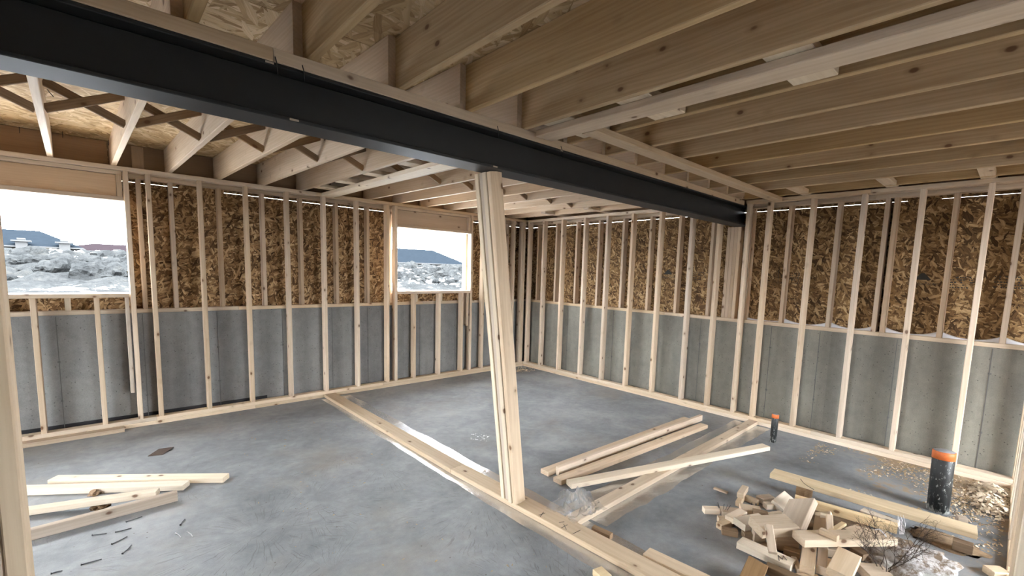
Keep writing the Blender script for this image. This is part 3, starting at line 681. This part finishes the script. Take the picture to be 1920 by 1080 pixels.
off('pencil-marked block standing under the end of the level board', (1513, 1070), (1518, 1022), .06, .075, .07, .05, PLT)
off('plain block standing between its marked neighbour and the pale trapezoid block', (1540, 1070), (1543, 1024), .06, .075, .05, .05, SPR)
off('pale trapezoid block tipped toward the weeds', (1572, 1080), (1592, 1040), .08, .11, .11, .045, PLT, .1)
off('white board end pinched under the yellow board', (1616, 958), (1684, 984), .075, .075, .07, .03, WHT)
off('block half buried below the weeds', (1618, 1074), (1664, 1078), .03, .03, .12, .05, JFR)
off('small block behind the yellow board near the tall pipe', (1794, 972), (1813, 976), .03, .03, .05, .04, GRY)
off('lone block on the slab by the foot of the see-through stud wall', (1853, 1072), (1884, 1074), .022, .022, .07, .04, PLT)
off('brown block propping the yellow board', (1786, 1018), (1824, 1030), .045, .045, .06, .06, BRN)
off('brown block propping the far end of the yellow board', (1500, 925), (1516, 918), .05, .05, .06, .1, BRN)
off('brown offcut tucked beside the plastic strip', (1112, 991), (1146, 1006), .019, .019, .04, .036, BRN)
off('stub of yellow wood touching the window side of the long plastic strip', (1121, 1082), (1137, 1076), .019, .019, .09, .038, GLD)
for k, (a, b, z, w, t, m) in enumerate([((1505, 985), (1530, 995), .04, .07, .05, BRN), ((1470, 1030), (1500, 1040), .03, .06, .04, BRN), ((1488, 1048), (1500, 1072), .04, .03, .03, SPR),
        ((1545, 1030), (1575, 1035), .04, .07, .05, GRY), ((1555, 1055), (1560, 1080), .03, .06, .05, SPR), ((1590, 1000), (1620, 990), .05, .06, .04, SPR), ((1600, 1030), (1625, 1045), .03, .06, .04, BRN),
        ((1420, 1030), (1440, 1024), .02, .05, .035, BRN), ((1500, 1090), (1540, 1092), .02, .09, .038, SPR), ((1565, 955), (1600, 965), .04, .05, .04, BRN), ((1640, 985), (1670, 975), .03, .06, .04, BRN)]):
    off(('brown scrap behind the ring-grained block', 'brown scrap under the slim leaning stick', 'thin scrap beside the marked standing block', 'grey scrap under the level board end', 'pale scrap between the standing blocks and the trapezoid block', 'pale scrap lying behind the level board end', 'brown scrap beside the dry weed stalks', 'brown scrap under the pencilled offcut', 'flat pale scrap in front of the marked standing block', 'brown scrap between the tall stick and the yellow board', 'brown scrap below the white board end')[k], a, b, z, z, w, t, m)
# pencilled M
bpy.context.view_layer.update()
bm = bmesh.new(); tube_bm(bm, [fl(x, y, .0725) for x, y in ((1461, 1051), (1459, 1041), (1467, 1049), (1469, 1042), (1475, 1050))], .002, 4)
o = bm_obj('pencil_letter', bm, PEN); o.parent = mb; o.matrix_parent_inverse = mb.matrix_world.inverted()
bm = bmesh.new(); tube_bm(bm, [fl(x, y, .1455) for x, y in ((1501, 898), (1507, 906), (1514, 911), (1526, 918))], .002, 4)
o = bm_obj('pencil_mark', bm, PEN); o.parent = lb; o.matrix_parent_inverse = lb.matrix_world.inverted()
# nails sticking out of blocks
for i, (px, py, dx) in enumerate(((1349, 943, -.01), (1357, 946, .0), (1360, 947, .01), (1363, 948, .015), (1409, 943, 0), (1416, 945, .004), (1418, 945, -.006))):
    p = fl(px, py+9, .04); bm = bmesh.new(); tube_bm(bm, [p, p+Vector((dx, -dx, .038))], .0022, 5)
    o = bm_obj('nail', bm, NAIL); b_ = nb1 if i < 4 else nb2; o.parent = b_; o.matrix_parent_inverse = b_.matrix_world.inverted()

# ------------------------------------------------------------------ drain pipes
def pipe(px, py, r, h, label, tilt):
    p = fl(px, py, 0); e = tag(empty('drain_pipe', (p.x, p.y, 0)), label, 'pipe'); e.rotation_euler = tilt
    def cyl(name, rr, z0, z1, mat, top=True):
        bm = bmesh.new(); n = 28
        prof = [(rr, z0), (rr, z1-.003), (rr-.003, z1)]
        rings = [[bm.verts.new((a*math.cos(2*math.pi*k/n), a*math.sin(2*math.pi*k/n), z)) for k in range(n)] for a, z in prof]
        for A, B in zip(rings, rings[1:]):
            for k in range(n): bm.faces.new((A[k], A[(k+1) % n], B[(k+1) % n], B[k]))
        bm.faces.new(rings[-1]); bm.faces.new(rings[0][::-1])
        return bm_obj(name, bm, mat, e, True)
    cyl('pipe_wall', r, 0, h-.004, PIPE); cyl('tape_band', r+.002, h-.13*h-.0, h, ORG); cyl('taped_top', r-.002, h-.01, h+.002, CAPG)
pipe(1758, 957, .062, .435, 'wide black drain pipe with orange tape round its top', (-.02, .05, 0))
pipe(1449, 829, .030, .285, 'slim black drain pipe stub with orange tape near the lumber', (0, .02, 0))

# ------------------------------------------------------------------ small things on the slab
def nail(p0, p1, mat, label):
    a, b = fl(*p0, .004), fl(*p1, .004); bm = bmesh.new()
    m = (a+b)/2+Vector((random.uniform(-.004, .004), random.uniform(-.004, .004), 0))
    tube_bm(bm, [a, m, b], .0026, 6); d = (b-a).normalized(); tube_bm(bm, [a-d*.002, a], .0055, 8)
    o = bm_obj('nail', bm, mat); tag(o, label, 'nail', 'nails on the slab')
for q in ((710, 655, 800, 625), (520, 730, 600, 720), (650, 712, 740, 690), (630, 780, 715, 738), (690, 833, 740, 785), (458, 895, 572, 865), (1015, 672, 1040, 640), (290, 945, 350, 930)):
    nail((q[0]/3, 760+q[1]/3), (q[2]/3, 760+q[3]/3), NAIL, 'dark nail lying on the slab in front of the shingle-side lumber heap')
for q in ((990, 720, 1018, 745), (1055, 712, 1085, 740)): nail((q[0]/3, 760+q[1]/3), (q[2]/3, 760+q[3]/3), SILV, 'shiny nail lying on the slab in front of the shingle-side lumber heap')
pts = [fl(277, 856, 0), fl(298, 844, 0), fl(326, 841, 0), fl(305, 853, 0)]
v = [p+Vector((0, 0, .004)) for p in pts]; v[2].z += .012; v[1].z += .008
vb = [p+Vector((0, 0, -.003)) for p in v]
o = mesh_obj('shingle_scrap', v+vb, [(0, 1, 2, 3), (7, 6, 5, 4), (0, 4, 5, 1), (1, 5, 6, 2), (2, 6, 7, 3), (3, 7, 4, 0)], SHIN); tag(o, 'dark brown shingle scrap lying alone on the slab', 'scrap')
def crumple(name, px, py, r, h, mat, label, cat, seed, group=None):
    bm = bmesh.new(); bmesh.ops.create_icosphere(bm, subdivisions=3, radius=1); c = fl(px, py, 0)
    for v in bm.verts:
        n = 1+.5*mnoise.noise(v.co*2.1+Vector((seed, 0, 0)))+.25*mnoise.noise(v.co*5+Vector((0, seed, 0)))
        v.co = Vector((v.co.x*r*n, v.co.y*r*n, max(-.0, v.co.z*h*n+.1*h)))+c
    o = bm_obj(name, bm, mat); tag(o, label, cat, group); return o
crumple('dry_leaf', 178, 927, .035, .03, BRN, 'crumpled brown leaf behind the askew narrow board', 'leaf', 3)
crumple('dry_leaf', 188, 951, .045, .025, DRK, 'dark leaf litter caught between the askew board and the on-edge board', 'leaf', 8)
# glassy patch
bm = bmesh.new(); c = fl(899, 821, 0)
for k in range(70):
    a, rr = random.uniform(0, 6.28), .09*math.sqrt(random.random())
    q = c+Vector((rr*math.cos(a)*1.0, rr*math.sin(a)*1.3, 0)); s_ = random.uniform(.004, .012); b = random.uniform(0, 6.28)
    f = [bm.verts.new(q+Vector((s_*math.cos(b+t), s_*math.sin(b+t), .002+random.uniform(0, .008)))) for t in (0, 2.1, 4.2)]
    bm.faces.new(f)
o = bm_obj('clear_shards', bm, SHRD); tag(o, 'small scatter of clear glinting shards on the slab', 'shards', kind='stuff')

# shavings, chips and sawdust along the right wall
def chips(name, n, sampler, smin, smax, mat, label):
    vs_, fs_ = [], []
    for k in range(n):
        p, lift = sampler(); L = random.uniform(smin, smax); w = L*random.uniform(.2, .5); a = random.uniform(0, 6.28); tl = random.uniform(-.5, .5); cu = random.uniform(0, .35)*L
        d = Vector((math.cos(a), math.sin(a), 0)); e = Vector((-d.y, d.x, tl)).normalized(); b0 = len(vs_)
        for u, h in ((-.5, 0), (0, cu), (.5, 0)):
            for s_ in (-.5, .5): vs_.append(p+d*u*L+e*s_*w+Vector((0, 0, lift+h+abs(tl)*w*.5+.001)))
        fs_ += [(b0, b0+1, b0+3, b0+2), (b0+2, b0+3, b0+5, b0+4)]
    o = mesh_obj(name, vs_, fs_, mat); tag(o, label, 'shavings', kind='stuff'); return o
def s_pile():
    c = Vector((5.04, .0, 0)) if random.random() < .6 else Vector((4.72, -.02, 0))
    a, r = random.uniform(0, 6.28), random.random()**.7
    return c+Vector((.24*r*math.cos(a), .12*r*math.sin(a), 0)), max(0, .07*(1-r))*random.random()
chips('wood_shavings', 800, s_pile, .015, .05, SHAV, 'heap of pale wood shavings in the corner of the right walls')
def s_scat():
    while True:
        x, y = random.uniform(3.9, 5.27), random.uniform(-.08, 1.2)
        if (x-4.32)**2+(y-.24)**2 < .0058: continue
        d = (x-4.0)*.6+(.7-y)*.8
        if mnoise.noise(Vector((x*3, y*3, 0)))*.8+d > random.uniform(.3, 1.6): return Vector((x, y, 0)), 0
wc = chips('wood_chips', 2600, s_scat, .006, .028, DUST, 'scattered chips and sawdust crumbs along the right concrete wall')
wc.data.materials.append(SHAV)
for p in wc.data.polygons: p.material_index = 1 if (p.index//2) % 3 == 0 else 0
def s_corner():
    a, r = random.uniform(0, 6.28), random.random(); return Vector((5.05+.22*r*math.cos(a), 5.40+.2*r*math.sin(a), 0)), 0
chips('corner_litter', 160, s_corner, .01, .04, SHAV, 'litter of pale crumbs in the far corner of the room')
def s_floor():
    return Vector((random.uniform(.68, 1.8), random.uniform(1.0, 5.5), 0)), 0
chips('floor_specks', 120, s_floor, .006, .02, DUST, 'sparse wood specks strewn over the slab')

# dirty lump with weeds
def lump(name, px, py, rx, ry, h, mat, label, cat, seed, z=0):
    bm = bmesh.new(); bmesh.ops.create_icosphere(bm, subdivisions=4, radius=1); c = fl(px, py, z)
    for v in bm.verts:
        n = 1+.28*mnoise.noise(v.co*1.6+Vector((seed, 0, 0)))+.20*mnoise.noise(v.co*4.5+Vector((0, seed, 0)))+.13*mnoise.noise(v.co*11)
        v.co = Vector((v.co.x*rx*n, v.co.y*ry*n, max(0, v.co.z*h*n)))+c
    o = bm_obj(name, bm, mat, smooth=True); tag(o, label, cat); return o
lump('dirty_lump', 1698, 1060, .16, .23, .13, FLUF, 'lumpy heap of dirty snow below the yellow board', 'heap', 2)
lump('dirt_pile', 1772, 1016, .12, .17, .016, plain('brown_dirt', (.30, .21, .13), .95, var=.6, nscale=38), 'brown dirt crumbled under the yellow board', 'heap', 11)
lump('dirt_pile', 1560, 985, .24, .22, .014, DRK, 'dark soil and bark under the heap of offcuts', 'heap', 15)
def weed(px, py, hgt, n, seed, label):
    random.seed(seed); bm = bmesh.new(); c = fl(px, py, .06)
    def br(p, d, L, r, dep):
        q = [p]
        for k in range(4):
            d = (d+Vector((random.uniform(-.3, .3), random.uniform(-.3, .3), random.uniform(-.2, .2)))).normalized(); q.append(q[-1]+d*L/4)
            if dep < 3 and k > 0:
                for _ in range(2 if dep < 2 else 1):
                    e = (d+Vector((random.uniform(-1, 1), random.uniform(-1, 1), random.uniform(-.4, .7)))).normalized(); br(q[-1], e, L*.5, r*.6, dep+1)
        tube_bm(bm, q, r, 3, r*.5)
    for k in range(n): br(c+Vector((random.uniform(-.03, .03), random.uniform(-.03, .03), 0)), Vector((random.uniform(-.9, .9), random.uniform(-.9, .9), random.uniform(.5, 1))).normalized(), hgt*random.uniform(.6, 1), .0026, 0)
    o = bm_obj('dry_weed', bm, TWG); tag(o, label, 'weed')
weed(1658, 1066, .24, 7, 3, 'tangled dry weed stalks on the dirty snow')
random.seed(21)
# shreds of film hanging from the yellow board
bm = bmesh.new()
for k in range(7):
    p = fl(1684+k*1.6, 966+k % 3*4, .17); q = fl(1687+k*1.2, 1002, .1)
    m = (p+q)/2+Vector((random.uniform(-.01, .01), random.uniform(-.01, .01), .005)); tube_bm(bm, [p, m, q], .0011, 4)
o = bm_obj('plastic_shreds', bm, INS); tag(o, 'white plastic shreds hanging beside the yellow board', 'plastic')
bm = bmesh.new(); tube_bm(bm, [fl(1640, 993, .19), fl(1649, 992, .2), (fl(1660, 1003, .18)), fl(1665, 1016, .15)], .004, 5)
o = bm_obj('plastic_strap', bm, INS); tag(o, 'bent white plastic strap on the level board end', 'plastic')

# foam gasket bulging over the right sill
ys = [(1.70, 1.30), (1.265, .93), (.825, .465), (.425, .08), (.04, -.33), (2.085, 1.74)]
for k, (a, b) in enumerate(ys):
    bm = bmesh.new(); n = 14; rows = []
    for i in range(n+1):
        t = i/n; y = a+(b-a)*t; hh = .006+(.034 if k < 5 else .012)*abs(2*t-1)**2.2
        rows.append([bm.verts.new((XF+.05, y, 1.139)), bm.verts.new((XF+.055, y, 1.139+hh)), bm.verts.new((XF+.085, y, 1.139+hh*1.15)), bm.verts.new((XF+.088, y, 1.139))])
    for A, B in zip(rows, rows[1:]):
        for j in range(3): bm.faces.new((A[j], A[j+1], B[j+1], B[j]))
    o = bm_obj('foam_gasket', bm, INS, smooth=True); tag(o, 'white foam sill gasket curling up between short studs of the right wall', 'gasket', 'foam gasket on the right sill')

# snow blown on the left bottom plate
lump('snow_drift', 33, 790, .12, .05, .05, FLUF, 'snow and dirt drifted against the foundation under the two-house window', 'heap', 31, .0)

# ------------------------------------------------------------------ outdoors
# ground with frozen dirt mounds
NX, NY = 250, 190
def gh(x, y):
    base = .92+.003*(y-8)
    b = mnoise.fractal(Vector((x*.10, y*.10, 3.1)), .9, 2.1, 3)
    r = 1-abs(mnoise.noise(Vector((x*.42, y*.42, 7)))); r2 = 1-abs(mnoise.noise(Vector((x*1.1, y*1.1, 2)))); r3 = mnoise.noise(Vector((x*2.7, y*2.7, 5)))
    amp = min(1, max(0, (y-9.5)/6))*min(1, max(0, (62-y)/8))
    hh = base+amp*(.34+.42*b+.40*(r-.7)+.36*(r2-.6)+.24*r3+.13*mnoise.noise(Vector((x*5.3, y*5.3, 9))))
    cap = 1.50+(.013 if x < .25*y else .004)*y
    return hh if hh < cap else cap+(hh-cap)*.25
fv, ffa = [], []
for j in range(NY+1):
    y = YO+.02+60*(j/NY)**1.5
    for i in range(NX+1):
        x = -14-(y-6)*.25+(i/NX)*(30+(y-6)*1.15)
        fv.append((x, y, gh(x, y)))
for j in range(NY):
    for i in range(NX): a = j*(NX+1)+i; ffa.append((a, a+1, a+NX+2, a+NX+1))
g = mesh_obj('ground', [(-260, 66, 1.2), (300, 66, 1.2), (300, 400, 3), (-260, 400, 3), (-260, -260, -.4), (XR-.25, -260, -.4), (XR-.25, 66, -.4), (-260, 66, -.4),
     (XR-.25, -260, -.4), (300, -260, -.4), (300, YR-.25, -.4), (XR-.25, YR-.25, -.4), (XO+.02, YR-.25, .95), (300, YR-.25, .95), (300, 66, .95), (XO+.02, 66, .85)], [(0, 1, 2, 3), (4, 5, 6, 7), (8, 9, 10, 11), (12, 13, 14, 15)], EARTH)
tag(g, 'bare frozen earth around the building', 'ground', kind='structure')
# clods heaped on the field, part of the same churned soil
for k in range(420):
    y = random.uniform(12.5, 46); x = random.uniform(-.17*y, .03*y+.5) if k % 2 else random.uniform(.46*y, .82*y)
    sc = random.uniform(.06, .17)*(1+y*.06); bm = bmesh.new(); bmesh.ops.create_icosphere(bm, subdivisions=2 if y > 20 else 3, radius=1)
    rz = Matrix.Rotation(random.uniform(0, 6.28), 3, 'Z'); z = gh(x, y)+sc*.05; b0 = len(fv)
    bm.verts.ensure_lookup_table()
    for v in bm.verts:
        n = 1+.45*mnoise.noise(v.co*1.3+Vector((k*5, 0, 0)))+.28*mnoise.noise(v.co*3.1+Vector((0, k*3, 0)))+.12*mnoise.noise(v.co*7)
        q = rz @ Vector((v.co.x*n*1.25, v.co.y*n, v.co.z*n*.9)); fv.append((x+q.x*sc, y+q.y*sc, z+q.z*sc))
    ffa += [tuple(b0+v.index for v in f.verts) for f in bm.faces]; bm.free()
o = mesh_obj('dirt_field', fv, ffa, SOIL); tag(o, 'churned frozen dirt field patched with snow outside the windows', 'dirt', kind='stuff')

# houses
def hip_house(name, x0, x1, y0, y1, z0, ze, zr, hip0, hip1, roof, wallm, label, wins, over=.5):
    e = tag(empty(name, ((x0+x1)/2, (y0+y1)/2, z0)), label, 'house'); inv = Matrix.Translation(e.location).inverted(); P = []
    P.append(bx('house_wall', x0, x1, y0, y1, z0, ze, wallm, ch=.01))
    bpy.context.view_layer.update(); ym = (y0+y1)/2; a, b, c, d = x0-over, x1+over, y0-over, y1+over
    v = [(a, c, ze), (b, c, ze), (b, d, ze), (a, d, ze), (x0+hip0, ym, zr), (x1-hip1, ym, zr), (a, c, ze-.15), (b, c, ze-.15), (b, d, ze-.15), (a, d, ze-.15)]
    P.append(mesh_obj('roof', v, [(0, 1, 5, 4), (1, 2, 5), (2, 3, 4, 5), (3, 0, 4), (6, 9, 8, 7)], roof))
    P.append(mesh_obj('fascia', [v[6], v[7], v[8], v[9], v[0], v[1], v[2], v[3]], [(0, 1, 5, 4), (1, 2, 6, 5), (2, 3, 7, 6), (3, 0, 4, 7)], STUC))
    for (a, b, c, d) in wins:
        hw = bx('house_window', a, b, y0-.05, y0+.02, c, d, WGL, ch=.005); P.append(hw); hm = bx('window_mullion', (a+b)/2-.03, (a+b)/2+.03, y0-.08, y0-.04, c, d, STUC, ch=.005)
        hm.parent = hw; hm.matrix_parent_inverse = hw.matrix_world.inverted()
    for o in P: o.parent = e; o.matrix_parent_inverse = inv
    return e, inv
hip_house('far_house', 36.2, 49.2, 70, 80, 0, 2.55, 5.05, 2.4, 3.0, ROOFB, STUC, 'white bungalow with a blue-grey hip roof beyond the dirt field',
          [(37.1, 37.9, .9, 2.2), (38.5, 39.0, .3, 2.2), (39.5, 40.2, 1.2, 2.2), (41, 41.7, 1.2, 2.2), (44.1, 44.6, 1.3, 2.2), (46.8, 47.3, 1.3, 2.2)], .9)
e1, inv1 = hip_house('far_house', -14.5, -1.9, 70, 80, 0, 2.75, 4.55, 5, 3.0, ROOFB, CRM, 'cream house with a blue-grey roof, chimneys and an arched porch', [(-2.15, -1.95, 1.6, 2.5)], .6)
P = []
for x in (-5.9, -2.75):
    P += [bx('chimney', x-.42, x+.42, 69.2, 69.9, 1.2, 3.15, STUC, ch=.01), bx('chimney_cap', x-.7, x+.7, 68.95, 70.1, 3.15, 3.3, STUC, ch=.02), bx('chimney_pot', x-.3, x+.3, 69.3, 69.8, 3.3, 3.52, STUC, ch=.06)]
P += [bx('porch_column', -4.85, -4.6, 68.8, 69.1, .8, 2.45, STUC, ch=.01), bx('porch_column', -3.45, -3.2, 68.8, 69.1, .8, 2.45, STUC, ch=.01)]
arc = [(-4.6+1.15*(k/12), 69.0, 2.1+.3*math.sin(math.pi*k/12)) for k in range(13)]
vv = [p for p in arc]+[(p[0], 69.0, 2.62) for p in arc]+[(p[0], 68.85, p[2]) for p in arc]+[(p[0], 68.85, 2.62) for p in arc]
ff = []
for k in range(12): ff += [(k, k+1, 14+k, 13+k), (26+k, 39+k, 40+k, 27+k), (k, 26+k, 27+k, k+1)]
P.append(mesh_obj('porch_arch', vv, ff, CRM)); P.append(bx('garage_door', -4.6, -3.45, 69.8, 69.98, .5, 2.3, GDR, ch=.01))
for o in P: o.parent = e1; o.matrix_parent_inverse = inv1
hip_house('far_house', -4.6, 7.6, 84, 94, 0, 2.7, 3.75, 4, 4, ROOFM, CRM, 'house with a low maroon roof behind the cream house', [(.1, .9, 1.6, 2.5), (1.4, 2.2, 1.9, 2.5)], .6)
